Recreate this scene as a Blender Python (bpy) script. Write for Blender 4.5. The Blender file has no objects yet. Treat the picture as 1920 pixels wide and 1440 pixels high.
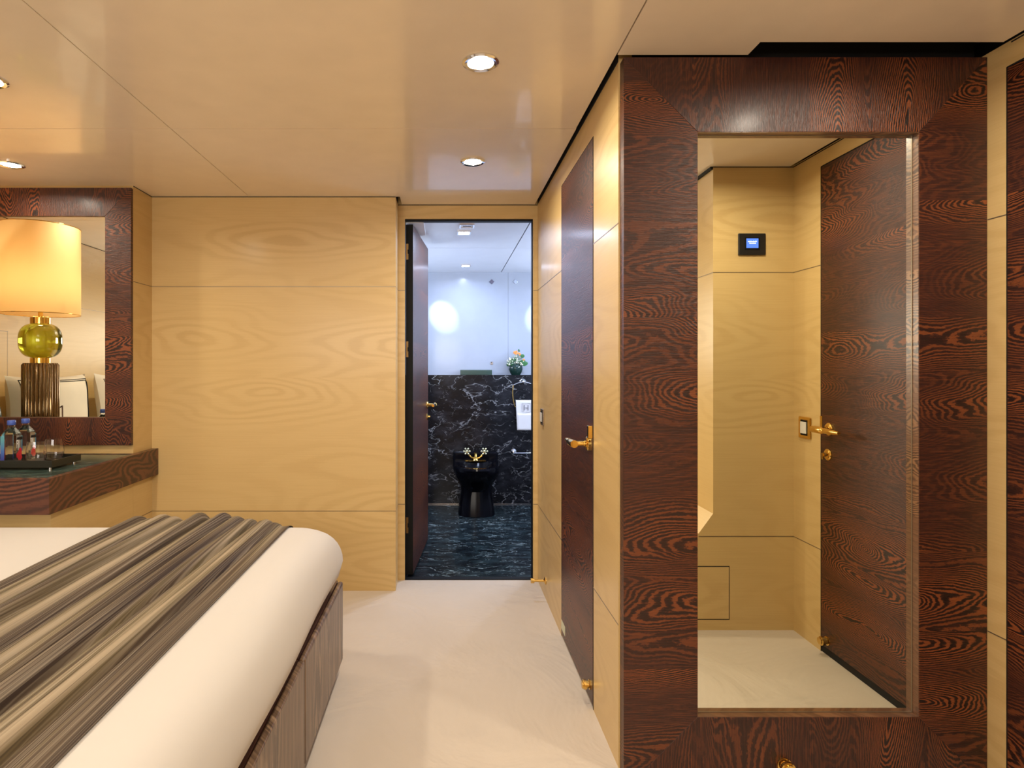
import bpy, bmesh, math, random
from mathutils import Vector, Matrix
R = math.radians
PI = math.pi
C = bpy.context.scene.collection
S = bpy.context.scene

# ------------------------------------------------------------------ camera, world, exposure
F = 1120.0; CX = 836.0; CY = 688.0; EYE = 1.19        # focal length in pixels, vanishing point, eye height
CEIL = 2.095
cd = bpy.data.cameras.new('camera'); cam = bpy.data.objects.new('camera', cd); C.objects.link(cam)
cd.sensor_width = 36; cd.lens = F / 1920 * 36
cd.shift_x = (960 - CX) / 1920; cd.shift_y = -(720 - CY) / 1920
cd.clip_start = 0.02
cam.location = (0, 0, EYE); cam.rotation_euler = (R(90), 0, 0)
S.camera = cam
w = bpy.data.worlds.new('world'); S.world = w; w.use_nodes = True
w.node_tree.nodes['Background'].inputs[0].default_value = (0.9, 0.8, 0.7, 1)
w.node_tree.nodes['Background'].inputs[1].default_value = 0.15
S.view_settings.view_transform = 'Standard'; S.view_settings.look = 'None'
S.view_settings.exposure = 0.52; S.view_settings.gamma = 1; S.view_settings.use_curve_mapping = False
WARM = (1.0, 0.89, 0.72); COOL = (0.60, 0.71, 1.0)
P_DOWN = 6.3; P_BATH = 6.5; P_WASH = 26.0; P_SIDE_FILL = 9.5; P_LAMP = 1.3; E_FILL = 7.5

def wx(px, Y): return (px - CX) / F * Y
def wz(py, Y): return EYE - (py - CY) / F * Y

# ------------------------------------------------------------------ node helpers
class NT:
    def __init__(s, name):
        s.m = bpy.data.materials.new(name); s.m.use_nodes = True
        s.t = s.m.node_tree; s.n = s.t.nodes; s.b = s.n['Principled BSDF']
    def node(s, typ, **kw):
        n = s.n.new(typ)
        for k, v in kw.items(): setattr(n, k, v)
        return n
    def link(s, a, b): s.t.links.new(a, b)
    def put(s, sock, v):
        if isinstance(v, bpy.types.NodeSocket): s.link(v, sock)
        else: sock.default_value = v
    def math(s, op, a, b=0.0, c=None, clamp=False):
        n = s.node('ShaderNodeMath', operation=op, use_clamp=clamp)
        s.put(n.inputs[0], a); s.put(n.inputs[1], b)
        if c is not None: s.put(n.inputs[2], c)
        return n.outputs[0]
    def xyz(s, x, y, z):
        n = s.node('ShaderNodeCombineXYZ')
        for i, v in enumerate((x, y, z)): s.put(n.inputs[i], v)
        return n.outputs[0]
    def coords(s):
        tc = s.node('ShaderNodeTexCoord'); sp = s.node('ShaderNodeSeparateXYZ')
        s.link(tc.outputs['Object'], sp.inputs[0])
        return tc.outputs['Object'], sp.outputs[0], sp.outputs[1], sp.outputs[2]
    def noise(s, vec, scale=1.0, detail=2.0, rough=0.5, dist=0.0):
        n = s.node('ShaderNodeTexNoise')
        s.link(vec, n.inputs['Vector']); n.inputs['Scale'].default_value = scale
        n.inputs['Detail'].default_value = detail; n.inputs['Roughness'].default_value = rough
        n.inputs['Distortion'].default_value = dist
        return n.outputs[0]
    def ramp(s, fac, stops, interp='LINEAR'):
        n = s.node('ShaderNodeValToRGB'); n.color_ramp.interpolation = interp
        cr = n.color_ramp
        while len(cr.elements) < len(stops): cr.elements.new(0.5)
        for e, (p, c) in zip(cr.elements, stops):
            e.position = p; e.color = (c, c, c, 1) if isinstance(c, (int, float)) else (*c, 1)
        s.put(n.inputs[0], fac)
        return n.outputs[0]
    def mix(s, fac, a, b, mode='MIX'):
        n = s.node('ShaderNodeMix', data_type='RGBA', blend_type=mode)
        s.put(n.inputs[0], fac)
        s.put(n.inputs[6], a if isinstance(a, bpy.types.NodeSocket) else (*a, 1))
        s.put(n.inputs[7], b if isinstance(b, bpy.types.NodeSocket) else (*b, 1))
        return n.outputs[2]
    def bump(s, h, strength=0.2, dist=0.001):
        n = s.node('ShaderNodeBump'); n.inputs['Strength'].default_value = strength
        n.inputs['Distance'].default_value = dist; s.link(h, n.inputs['Height'])
        s.link(n.outputs[0], s.b.inputs['Normal'])
    def set(s, **kw):
        names = dict(color='Base Color', rough='Roughness', metal='Metallic', spec='Specular IOR Level',
                     coat='Coat Weight', coatr='Coat Roughness', trans='Transmission Weight', ior='IOR',
                     emit='Emission Color', estr='Emission Strength', sheen='Sheen Weight', alpha='Alpha',
                     sss='Subsurface Weight')
        for k, v in kw.items():
            if isinstance(v, tuple) and len(v) == 3: v = (*v, 1)
            s.put(s.b.inputs[names[k]], v)
        return s

def emissive(name, color, strength, base=(0.8, 0.8, 0.8)):
    return NT(name).set(color=base, emit=color, estr=strength, rough=0.5).m
def plain(name, color, rough=0.5, **kw):
    """one tone, broken up by a faint procedural variation"""
    t = NT(name); co, x, y, z = t.coords()
    n = t.noise(co, 9.0, 3)
    c2 = tuple(min(1, c * 1.06) for c in color); c1 = tuple(c * 0.95 for c in color)
    t.set(color=t.mix(n, c1, c2), rough=rough, **kw)
    return t.m

def wood(name, grain, dark, mid, light, cell, rings, contrast, rough, coat, coatr, sheet=0.36, fibre=0.5, bump=0.25, jag=1.0, reach=(0.30, 0.62), fs=(9, 330), bg=0.35):
    """crown-cut veneer: long oval figures around scattered hearts, fading into straight fibres.
    grain 'h' runs level, 'v' runs upright; cell = figures per metre along and across"""
    t = NT(name); co, x, y, z = t.coords()
    xy = t.math('ADD', x, y)
    al, cr = (xy, z) if grain == 'h' else (z, xy)
    cr = t.math('ADD', cr, 0.037)
    idx = t.math('FLOOR', t.math('DIVIDE', t.math('ADD', cr, 7.13), sheet))
    sh = t.math('MULTIPLY', idx, 3.77)
    warp = t.noise(t.xyz(t.math('ADD', t.math('MULTIPLY', al, cell[0] * 1.5), sh), t.math('MULTIPLY', cr, cell[1] * 1.2), 0.0), 1.0, 2.0, 0.5)
    vo = t.node('ShaderNodeTexVoronoi', feature='SMOOTH_F1'); vo.inputs['Scale'].default_value = 1.0; vo.inputs['Smoothness'].default_value = 0.35
    t.link(t.xyz(t.math('ADD', t.math('ADD', t.math('MULTIPLY', al, cell[0]), sh), t.math('MULTIPLY', warp, 0.7)), t.math('ADD', t.math('MULTIPLY', cr, cell[1]), t.math('MULTIPLY', warp, 0.55)), idx), vo.inputs['Vector'])
    d = vo.outputs['Distance']
    jg = t.noise(t.xyz(t.math('MULTIPLY', al, 55), t.math('MULTIPLY', cr, 120), 0.0), 1.0, 3.0, 0.6)
    ph = t.math('ADD', t.math('MULTIPLY', d, rings), t.math('MULTIPLY', jg, jag))
    sn = t.math('ADD', t.math('MULTIPLY', t.math('SINE', t.math('MULTIPLY', ph, 2 * PI)), 0.5), 0.5)
    fib = t.noise(t.xyz(t.math('MULTIPLY', al, fs[0]), t.math('MULTIPLY', cr, fs[1]), idx), 1.0, 3.0, 0.65)
    fin = t.noise(t.xyz(t.math('MULTIPLY', al, fs[0] * 3), t.math('MULTIPLY', cr, fs[1] * 2.6), idx), 1.0, 2.0, 0.6)
    reg = t.noise(t.xyz(t.math('MULTIPLY', al, 1.3), t.math('MULTIPLY', cr, 6), t.math('MULTIPLY', idx, 2.1)), 1.0, 2.0, 0.5)
    tone = t.ramp(reg, [(0.34, 0.45), (0.56, 1.0)])
    amt = t.math('MULTIPLY', t.math('MULTIPLY', t.ramp(d, [(reach[0], 1.0), (reach[1], 0.12)]), contrast), tone)
    col = t.mix(t.ramp(fib, [(0.36, fibre), (0.56, 0.0)]), mid, dark)
    col = t.mix(t.math('MULTIPLY', t.ramp(fib, [(0.53, 0.0), (0.74, bg)]), tone), col, light)
    col = t.mix(t.math('MULTIPLY', amt, t.ramp(sn, [(0.50, 0.0), (0.80, 1.0)])), col, light)
    col = t.mix(t.math('MULTIPLY', amt, t.ramp(sn, [(0.10, 1.0), (0.48, 0.0)])), col, dark)
    col = t.mix(t.ramp(fin, [(0.52, 0.0), (0.72, fibre)]), col, dark)
    t.set(color=col, rough=rough, coat=coat, coatr=coatr, spec=0.4)
    if bump: t.bump(t.math('ADD', fib, fin), bump, 0.0010)
    return t.m

DK, MD, LT = (0.0095, 0.0045, 0.0038), (0.050, 0.0140, 0.0090), (0.25, 0.068, 0.019)
wenge_h = wood('wenge_level_grain', 'h', DK, MD, LT, (1.35, 5.6), 38, 0.95, 0.38, 0.10, 0.22, sheet=.34, reach=(.27, .66), bg=.55, bump=0.8)
wenge_v = wood('wenge_upright_grain', 'v', DK, MD, LT, (1.35, 5.6), 38, 0.95, 0.38, 0.10, 0.22, sheet=.34, reach=(.27, .66), bg=.55, bump=0.8)
wenge_soft = wood('wenge_counter_grain', 'h', (0.018, 0.008, 0.006), (0.080, 0.025, 0.015), (0.16, 0.052, 0.026), (2.6, 7.0), 11, 0.7, 0.3, 0.15, 0.12, sheet=5, fibre=.25, bump=0.1, jag=.5, reach=(.6, 1.0))
wenge_edge = wood('wenge_edge_grain', 'h', (.05, .022, .012), (.17, .075, .036), (.30, .15, .07), (1.9, 7.5), 19, 1.0, 0.3, 0.2, 0.14, bump=.2)
MC = ((0.50, 0.325, 0.125), (0.63, 0.445, 0.195), (0.66, 0.475, 0.215))
maple = wood('maple_level_grain', 'h', *MC, (0.85, 3.6), 9, 0.42, 0.40, 0.22, 0.20, sheet=0.83, fibre=0.16, bump=0.0, jag=.25, reach=(.25, .8), fs=(3, 200), bg=.2)
bedwood = wood('bed_base_wood', 'v', (0.035, 0.019, 0.012), (0.175, 0.105, 0.060), (0.34, 0.225, 0.14), (1.2, 9), 5, 0.6, 0.33, 0.15, 0.2, sheet=9, fibre=0.8, bump=0.1, jag=.5, fs=(3, 90), bg=.8)
bedtop = plain('bed_ledge_wood', (0.075, 0.033, 0.028), 0.3, coat=0.2, coatr=0.2)

def marble(name, base, vein, scale, amt, green=0.0):
    t = NT(name); co, x, y, z = t.coords()
    mp = t.node('ShaderNodeMapping'); t.link(co, mp.inputs[0]); mp.inputs['Rotation'].default_value = (0.5, 0.7, 0.6)
    mp.inputs['Scale'].default_value = (1.0, 2.3, 1.7); v = mp.outputs[0]
    def vein_at(s, wdt, d, dist):
        n = t.noise(v, s, d, 0.62, dist)
        a = t.math('ABSOLUTE', t.math('SUBTRACT', n, 0.5))
        return t.ramp(a, [(0.0, 1.0), (wdt, 0.0)])
    v1 = vein_at(scale * .8, 0.010, 4, 0.35); v2 = vein_at(scale * 2.4, 0.014, 3, 0.6)
    m = t.ramp(t.noise(v, scale * 0.9, 2), [(0.42, 0.0), (0.62, 1.0)])
    m2 = t.ramp(t.noise(v, scale * 3.1, 3), [(0.5, 0.0), (0.66, 1.0)])
    k = t.math('ADD', t.math('MULTIPLY', v1, m), t.math('MULTIPLY', t.math('MULTIPLY', v2, m2), 0.7), clamp=True)
    cloud = t.noise(v, scale * 1.6, 6, 0.7)
    bc = t.mix(t.ramp(cloud, [(0.45, 0.0), (0.75, 1.0)]), base, tuple(min(1, b * 4 + g) for b, g in zip(base, (0.003, 0.012 * green + .003, 0.008 * green + .004))))
    t.set(color=t.mix(t.math('MULTIPLY', k, amt), bc, vein), rough=0.17, spec=0.22)
    return t.m
marble_wall = marble('black_marble_wall', (0.006, 0.006, 0.0075), (0.42, 0.43, 0.45), 4.2, 0.75)
marble_floor = marble('dark_green_marble_floor', (0.007, 0.010, 0.013), (0.36, 0.45, 0.46), 4.6, 0.85, 1.0)
marble_top = marble('green_marble_counter', (0.018, 0.030, 0.026), (0.30, 0.35, 0.30), 9.0, 0.6, 1.0)

lacquer = plain('cream_ceiling_lacquer', (0.88, 0.76, 0.60), 0.22, coat=0.5, coatr=0.05)
white_lac = plain('white_bathroom_lacquer', (0.70, 0.73, 0.79), 0.30, coat=0.3, coatr=0.12)
pale_wall = plain('pale_blue_white_wall', (0.37, 0.415, 0.50), 0.25, coat=0.3, coatr=0.1)
black = plain('black_void', (0.004, 0.004, 0.005), 0.8)
blackedge = plain('black_edge_paint', (0.005, 0.005, 0.005), 0.55, spec=.2)
inlay = plain('metal_inlay', (0.24, 0.19, 0.13), 0.35, metal=0.6)
mirror_m = NT('mirror_glass').set(color=(0.92, 0.93, 0.82), metal=1.0, rough=0.0).m
gold = plain('polished_brass', (0.83, 0.55, 0.16), 0.12, metal=1.0)
chrome = plain('chrome', (0.78, 0.78, 0.80), 0.1, metal=1.0)
nickel = plain('brushed_nickel', (0.45, 0.40, 0.36), 0.25, metal=1.0)
white_pl = plain('white_plastic', (0.72, 0.70, 0.66), 0.35)
ceramic = plain('black_ceramic', (0.003, 0.003, 0.005), 0.14, spec=.10)
sheet_m = NT('white_bed_sheet')
_c, _x, _y, _z = sheet_m.coords()
sheet_m.set(color=(0.52, 0.485, 0.445), rough=0.75, sheen=0.2); sheet_m.bump(sheet_m.noise(_c, 3.0, 2), 0.12, 0.02); sheet_m = sheet_m.m
t = NT('white_floor_fabric'); co, x, y, z = t.coords()
wn = t.noise(co, 1.6, 4, 0.6, 0.6)
fine = t.noise(co, 220, 2)
t.set(color=t.mix(t.ramp(wn, [(0.3, 0.0), (0.7, 1.0)]), (0.495, 0.42, 0.335), (0.545, 0.465, 0.375)), rough=0.8)
t.bump(t.math('ADD', t.noise(co, 2.2, 4, 0.55, 1.2), t.math('MULTIPLY', fine, 0.012)), 0.42, 0.06)
floor_m = t.m
t = NT('striped_taupe_throw'); co, x, y, z = t.coords()
uvn = t.node('ShaderNodeUVMap'); sp = t.node('ShaderNodeSeparateXYZ'); t.link(uvn.outputs[0], sp.inputs[0])
U, V = sp.outputs[0], sp.outputs[1]
a = t.noise(t.xyz(t.math('MULTIPLY', U, 22), t.math('MULTIPLY', V, 0.7), 0.0), 1.0, 1.0)
b = t.noise(t.xyz(t.math('MULTIPLY', U, 210), t.math('MULTIPLY', V, 2), 3.0), 1.0, 2.0, 0.7)
col = t.ramp(a, [(0.34, (0.038, 0.024, 0.017)), (0.45, (0.085, 0.058, 0.036)), (0.54, (0.125, 0.094, 0.048)), (0.64, (0.30, 0.235, 0.155))])
col = t.mix(t.ramp(b, [(0.45, 0.0), (0.70, 0.5)]), col, (0.42, 0.35, 0.26))
col = t.mix(t.ramp(b, [(0.28, 0.7), (0.45, 0.0)]), col, (0.03, 0.022, 0.02))
t.set(color=col, rough=0.65, spec=0.2); t.bump(b, 0.25, 0.0015); throw_m = t.m

def glass(name, color, rough=0.0, ior=1.45):
    return NT(name).set(color=color, rough=rough, trans=1.0, ior=ior).m
clear = glass('clear_glass', (1, 1, 1)); water = glass('bottle_plastic', (0.95, 0.97, 0.98), 0.0, 1.30)
green_glass = NT('olive_green_glass').set(color=(0.55, 0.58, 0.04), rough=0.02, trans=0.95, ior=1.5, coat=0.6, coatr=0.02).m
smoke_glass = NT('smoked_brown_glass').set(color=(0.16, 0.095, 0.045), rough=0.16, metal=0.75, coat=0.5, coatr=0.04).m
lamp_on = emissive('downlight_glow', (1.0, 0.93, 0.82), 14); lamp_cool = emissive('bath_downlight_glow', (0.85, 0.93, 1.0), 14)
screen_m = emissive('blue_screen_glow', (0.09, 0.22, 0.85), 0.9, (0.02, 0.05, 0.3)); dots_m = emissive('screen_letters', (0.6, 0.9, 1.0), 1.2)
# lamp shade: thin cloth that lets the bulb's light through
t = NT('cream_lampshade_cloth'); t.set(color=(0.78, 0.55, 0.30), rough=0.8)
tr = t.node('ShaderNodeBsdfTranslucent'); tr.inputs[0].default_value = (0.95, 0.70, 0.38, 1)
mx = t.node('ShaderNodeMixShader'); mx.inputs[0].default_value = 0.55
t.link(t.b.outputs[0], mx.inputs[1]); t.link(tr.outputs[0], mx.inputs[2]); t.link(mx.outputs[0], t.n['Material Output'].inputs[0]); shade_m = t.m

# ------------------------------------------------------------------ mesh helpers
class MB:
    def __init__(s): s.v = []; s.f = []; s.uv = None
    def box(s, x0, x1, y0, y1, z0, z1, M=None):
        n = len(s.v); P = [Vector((x, y, z)) for x in (x0, x1) for y in (y0, y1) for z in (z0, z1)]
        if M: P = [M @ p for p in P]
        s.v += P; s.f += [tuple(n + i for i in q) for q in ((0,1,3,2),(4,6,7,5),(0,4,5,1),(2,3,7,6),(0,2,6,4),(1,5,7,3))]
        return s
    def prism(s, pts, a0, a1, axis='y'):
        """outline pts in the plane across axis, pushed from a0 to a1"""
        def mk(p, a): return Vector((p[0], a, p[1])) if axis == 'y' else Vector((a, p[0], p[1])) if axis == 'x' else Vector((p[0], p[1], a))
        n = len(s.v); k = len(pts)
        s.v += [mk(p, a0) for p in pts] + [mk(p, a1) for p in pts]
        s.f += [tuple(range(n + k - 1, n - 1, -1)), tuple(range(n + k, n + 2 * k))]
        s.f += [(n + i, n + (i + 1) % k, n + k + (i + 1) % k, n + k + i) for i in range(k)]
        return s
    def lathe(s, prof, seg=32, M=None, fl=None, cap=True):
        """profile (r, z) turned about z"""
        n = len(s.v); k = len(prof)
        for i in range(seg):
            a = 2 * PI * i / seg
            for r, z in prof:
                q = r * (fl(a) if fl else 1)
                p = Vector((q * math.cos(a), q * math.sin(a), z)); s.v.append(M @ p if M else p)
        for i in range(seg):
            j = (i + 1) % seg
            for m in range(k - 1):
                s.f.append((n + i * k + m, n + j * k + m, n + j * k + m + 1, n + i * k + m + 1))
        if cap:
            for m, rev in ((0, True), (k - 1, False)):
                if prof[m][0] > 1e-5:
                    q = [n + i * k + m for i in range(seg)]; s.f.append(tuple(q[::-1] if rev else q))
        return s
    def tube(s, pts, r, seg=10, closed=False):
        pts = [Vector(p) for p in pts]; k = len(pts); n = len(s.v); up = Vector((0.13, 0.21, 0.97)).normalized()
        for i, p in enumerate(pts):
            a = pts[(i - 1) % k] if (closed or i) else p; b = pts[(i + 1) % k] if (closed or i < k - 1) else p
            d = (b - a).normalized(); u = d.cross(up)
            if u.length < 1e-3: u = d.cross(Vector((1, 0, 0)))
            u.normalize(); v2 = d.cross(u).normalized(); rr = r[i] if isinstance(r, (list, tuple)) else r
            for j in range(seg):
                t_ = 2 * PI * j / seg; s.v.append(p + (u * math.cos(t_) + v2 * math.sin(t_)) * rr)
        for i in range(k if closed else k - 1):
            for j in range(seg):
                a, b = n + i * seg, n + ((i + 1) % k) * seg; j2 = (j + 1) % seg
                s.f.append((a + j, a + j2, b + j2, b + j))
        if not closed:
            s.f.append(tuple(n + j for j in range(seg))[::-1]); s.f.append(tuple(n + (k - 1) * seg + j for j in range(seg)))
        return s
    def ball(s, c, r, seg=12, sc=(1, 1, 1)):
        prof = [(max(1e-6, r * math.sin(PI * i / 8)), -r * math.cos(PI * i / 8)) for i in range(9)]
        return s.lathe(prof, seg, Matrix.Translation(c) @ Matrix.Diagonal((*sc, 1)), cap=False)
    def grid(s, fn, nu, nv):
        n = len(s.v)
        for j in range(nv + 1):
            for i in range(nu + 1): s.v.append(Vector(fn(i / nu, j / nv)))
        for j in range(nv):
            for i in range(nu):
                a = n + j * (nu + 1) + i; s.f.append((a, a + 1, a + nu + 2, a + nu + 1))
        return s
    def build(s, name, mat, parent=None, smooth=False, bevel=0.0, seg=2, kind=None, solid=0.0):
        me = bpy.data.meshes.new(name)
        off = parent_origin(parent)
        me.from_pydata([tuple(p - off) for p in s.v], [], s.f); me.update()
        bm = bmesh.new(); bm.from_mesh(me); bmesh.ops.remove_doubles(bm, verts=bm.verts, dist=1e-6)
        if not s.uv: bmesh.ops.recalc_face_normals(bm, faces=bm.faces)
        bm.to_mesh(me); bm.free()
        me.materials.append(mat)
        o = bpy.data.objects.new(name, me); C.objects.link(o)
        if parent: o.parent = parent
        if smooth:
            for p in me.polygons: p.use_smooth = True
            try: me.set_sharp_from_angle(angle=R(40))
            except Exception: pass
        if bevel:
            b = o.modifiers.new('bevel', 'BEVEL'); b.width = bevel; b.segments = seg; b.limit_method = 'ANGLE'; b.angle_limit = R(35)
        if solid:
            q = o.modifiers.new('solid', 'SOLIDIFY'); q.thickness = solid; q.offset = 0
        if kind: o['kind'] = kind
        return o
def parent_origin(p):
    v = Vector((0, 0, 0))
    while p: v += p.location; p = p.parent
    return v
def thing(name, loc, label, cat, group=None):
    o = bpy.data.objects.new(name, None); C.objects.link(o); o.location = loc; o.empty_display_size = 0.05
    return tag(o, label, cat, group)
def tag(o, label, cat, group=None):
    o['label'] = label; o['category'] = cat
    if group: o['group'] = group
    return o
def struct_root(name, loc=(0, 0, 0)):
    o = bpy.data.objects.new(name, None); C.objects.link(o); o.location = loc; o['kind'] = 'structure'; return o
def struct(name, mb, mat, **kw): return mb.build(name, mat, kind='structure', **kw)
def rotM(loc, rz=0, rx=0, ry=0): return Matrix.Translation(loc) @ Matrix.Rotation(rz, 4, 'Z') @ Matrix.Rotation(ry, 4, 'Y') @ Matrix.Rotation(rx, 4, 'X')
XAX = Matrix.Rotation(R(90), 4, 'Y')      # z -> x
YAX = Matrix.Rotation(R(-90), 4, 'X')     # z -> y

# ------------------------------------------------------------------ key planes (metres; y away from the eye)
D1, D2, DM = 3.175, 3.333, 2.985          # back wall, bathroom doorway wall, wall behind the vanity mirror
XS, XK, XC = -1.562, -0.267, 0.512        # side wall by the vanity, passage left side, passage right side
XR, YB, XN, XL = 1.572, 0.814, 1.208, -2.67
YF = 1.733                                # front of the big mirror frame
YN = -1.3
BY0, BY1, BW, BC = 3.378, 5.186, 5.30, 2.03   # bathroom: inner face, marble face, upper wall, ceiling
TOP = 2.20

# ------------------------------------------------------------------ the setting
struct('floor', MB().box(XL - .05, XR + .05, YN - .05, D2 + .002, -.06, 0), floor_m)
struct('floor_bathroom', MB().box(-1.0, 1.5, D2 + .002, BW + .1, -.06, -.002), marble_floor)
struct('wall_back', MB().box(XS, XK, D1, BY0, 0, TOP), maple)
m = MB(); m.box(XK, -.229, D2, BY0, 0, TOP); m.box(.487, XC, D2, BY0, 0, TOP); m.box(-.229, .487, D2, BY0, 2.017, TOP)
struct('wall_doorway', m, maple)
m = MB(); m.box(XC, XC + .04, YF + .04, 2.075, 0, TOP); m.box(XC, XC + .04, 2.646, BY0, 0, TOP); m.box(XC, XC + .04, 2.075, 2.646, 1.991, TOP)
struct('wall_right', m, maple)
struct('wall_vanity', MB().box(XL - .05, XS, DM, BY0, 0, TOP), maple)
struct('wall_left', MB().box(XL - .06, XL, YN, DM, 0, TOP), maple)
struct('wall_rear', MB().box(XL - .06, XN, YN - .06, YN, 0, TOP), maple)
m = MB(); m.box(XR, XR + .04, YB - .1, 1.010, 0, CEIL + .004); m.box(XR, XR + .04, 1.675, YF + .1, 0, CEIL + .004); m.box(XR, XR + .04, 1.010, 1.675, 2.030, CEIL + .004)
struct('wall_entry', m, maple)
m = MB(); m.box(XN, XR + .04, YN, YB, 0, TOP)
struct('wall_near', m, maple)
struct('wall_near_ledge', MB().prism([(.80, 0), (XN, 0), (XN, .527), (1.143, .438), (.80, .438)], YB - .40, YB, 'y'), maple)
# added, unseen window behind the viewer: frame and glowing pane as fill light
m = MB()
for a in ((-1.86, 1.16, -1.80, 1.84), (.24, 1.16, .30, 1.84), (-1.80, 1.16, .24, 1.22), (-1.80, 1.78, .24, 1.84), (-.81, 1.22, -.75, 1.78)):
    m.box(a[0], a[2], YN, YN + .04, a[1], a[3])
wr = struct('fill_window_1', m, wenge_h)
MB().box(-1.80, .24, YN + .005, YN + .012, 1.22, 1.78).build('pane', emissive('fill_window_glow', (1.0, .93, .84), E_FILL), wr)
# ceiling: lacquered panels with narrow joints and a dark slot above the mirror frame
m = MB(); YS = 2.268; g = .0016; zc0, zc1 = CEIL, CEIL + .02
m.box(XL, -1.045 - g, YN, YS - g, zc0, zc1); m.box(XL, -1.045 - g, YS + g, DM + .001, zc0, zc1)
m.box(XS, -1.045 - g, DM + .001, D1 + .001, zc0, zc1)
m.box(-1.045 + g, .4955 - g, YN, YS - g, zc0, zc1); m.box(-1.045 + g, .4955, YS + g, D1 + .001, zc0, zc1); m.box(-.245, .4955, D1 + .001, D2, zc0, zc1)
m.box(.4955 + g * 1.5, .876, YN, YF - .001, zc0, zc1); m.box(.876, 1.553, YN, 1.664, zc0, zc1)
struct('ceiling', m, lacquer)
struct('ceiling_void', MB().box(XL - .06, XR + .06, YN - .06, BY0, TOP - .03, TOP + .04), black)
m = MB(); m.box(-1.0, .487, BY0, 4.218, BC, BC + .02); m.box(-1.0, .487, 4.222, BW + .1, BC, BC + .02); m.box(.494, 1.5, BY0, 4.218, BC, BC + .02); m.box(.494, 1.5, 4.222, BW + .1, BC, BC + .02)
struct('ceiling_bathroom', m, white_lac)
struct('ceiling_bathroom_void', MB().box(-1.0, 1.5, BY0, BW + .1, BC + .05, BC + .09), black)
struct('trim_1', MB().box(-.62, -.126, BY0, 3.70, 2.004, BC), white_lac)
struct('wall_bathroom_tiles', MB().box(-1.0, 1.5, BY1, BW, 0, wz(703, BY1)), marble_wall)
m = MB(); m.box(-1.0, .5525, BW, BW + .05, 0, BC + .02); m.box(.554, 1.5, BW, BW + .05, 0, BC + .02)
struct('wall_bathroom_back', m, pale_wall)
struct('wall_bathroom_left', MB().box(-1.05, -1.0, BY0, BW, 0, BC + .02), white_lac)
struct('wall_bathroom_right', MB().box(1.5, 1.55, BY0, BW, 0, BC + .02), white_lac)
m = MB(); m.box(-1.0, -.267, BY0, BY0 + .01, 0, BC); m.box(.512, 1.5, BY0, BY0 + .01, 0, BC)
struct('wall_bathroom_front', m, white_lac)
struct('trim_2', MB().box(-1.0, 1.5, BY1 - .006, BY1, 0, .006), nickel)                     # bright line at the foot of the marble
struct('trim_3', MB().box(-.229, .487, D2 + .004, BY0, -.002, .004), blackedge)             # sill of the bathroom door
m = MB(); e = .0015
for z in (.424, 1.617):
    m.box(XS, XK + .0008, D1 - .0008, D1, z - e, z + e); m.box(XK, XK + .0008, D1, D2, z - e, z + e)
    m.box(XK, -.229, D2 - .0008, D2, z - e, z + e); m.box(.487, XC, D2 - .0008, D2, z - e, z + e)
    m.box(XC - .0008, XC, YF + .04, 2.075, z - e, z + e); m.box(XC - .0008, XC, 2.646, D2, z - e, z + e)
    m.box(XR - .0008, XR, YB, 1.010, z - e, z + e); m.box(XR - .0008, XR, 1.675, YF, z - e, z + e)
    m.box(1.143 if z < 1 else XN, XR, YB, YB + .0008, z - e, z + e)
    m.box(XL, XL + .0008, YN, DM, z - e, z + e)
    m.box(XS, XS + .0008, DM, D1, z - e, z + e)
m.box(XN - .0008, XN, YN, YB, 1.617 - e, 1.617 + e)
m.box(XL, XL + .0008, 2.31, 2.313, .6, 1.406); m.box(XL, XL + .0008, 2.31, DM, 1.405, 1.408)
struct('trim_4', m, inlay)
m = MB(); m.box(XK - .0005, XK + .0025, D1 - .0005, D1 + .002, 0, CEIL)
struct('slot_blocker', MB().box(XR + .041, XR + .08, YB - .2, YF + .2, 0, TOP), black)  # added black backing, keeps world light out of the ceiling slot
m = MB(); q = .0035; c0, c1 = CEIL - q, CEIL
m.box(XS, XK, D1 - .001, D1, c0, c1); m.box(XS, XS + .001, DM, D1, c0, c1); m.box(XK, XC, D2 - .001, D2, c0, c1)
m.box(XL, XL + .001, YN, DM, c0, c1); m.box(XN, XR, YB, YB + .001, c0, c1); m.box(XR - .001, XR, YB, 1.66, c0, c1); m.box(XN - .012, XN, .3, YB, CEIL - .012, c1)
m.box(XR - .0006, XR, 1.009, 1.0125, 0, 2.030); m.box(XR - .0006, XR, 1.0125, 1.674, 2.0265, 2.031); m.box(XR - .0006, XR, 1.672, 1.675, 0, 2.030)
m.box(XC - .0006, XC, 2.071, 2.078, 0, 1.991); m.box(XC - .0006, XC, 2.643, 2.6455, 0, 1.991); m.box(XC - .0006, XC, 2.078, 2.643, 1.988, 1.991)
m.box(XC - .0008, XC, YF + .04, D2, CEIL + .001, TOP - .03); m.box(XK, XK + .0008, D1, D2, CEIL + .001, TOP - .03)  # walls above the ceiling blacked out: shade of the gap painted on
struct('trim_10', m, black)
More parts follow.
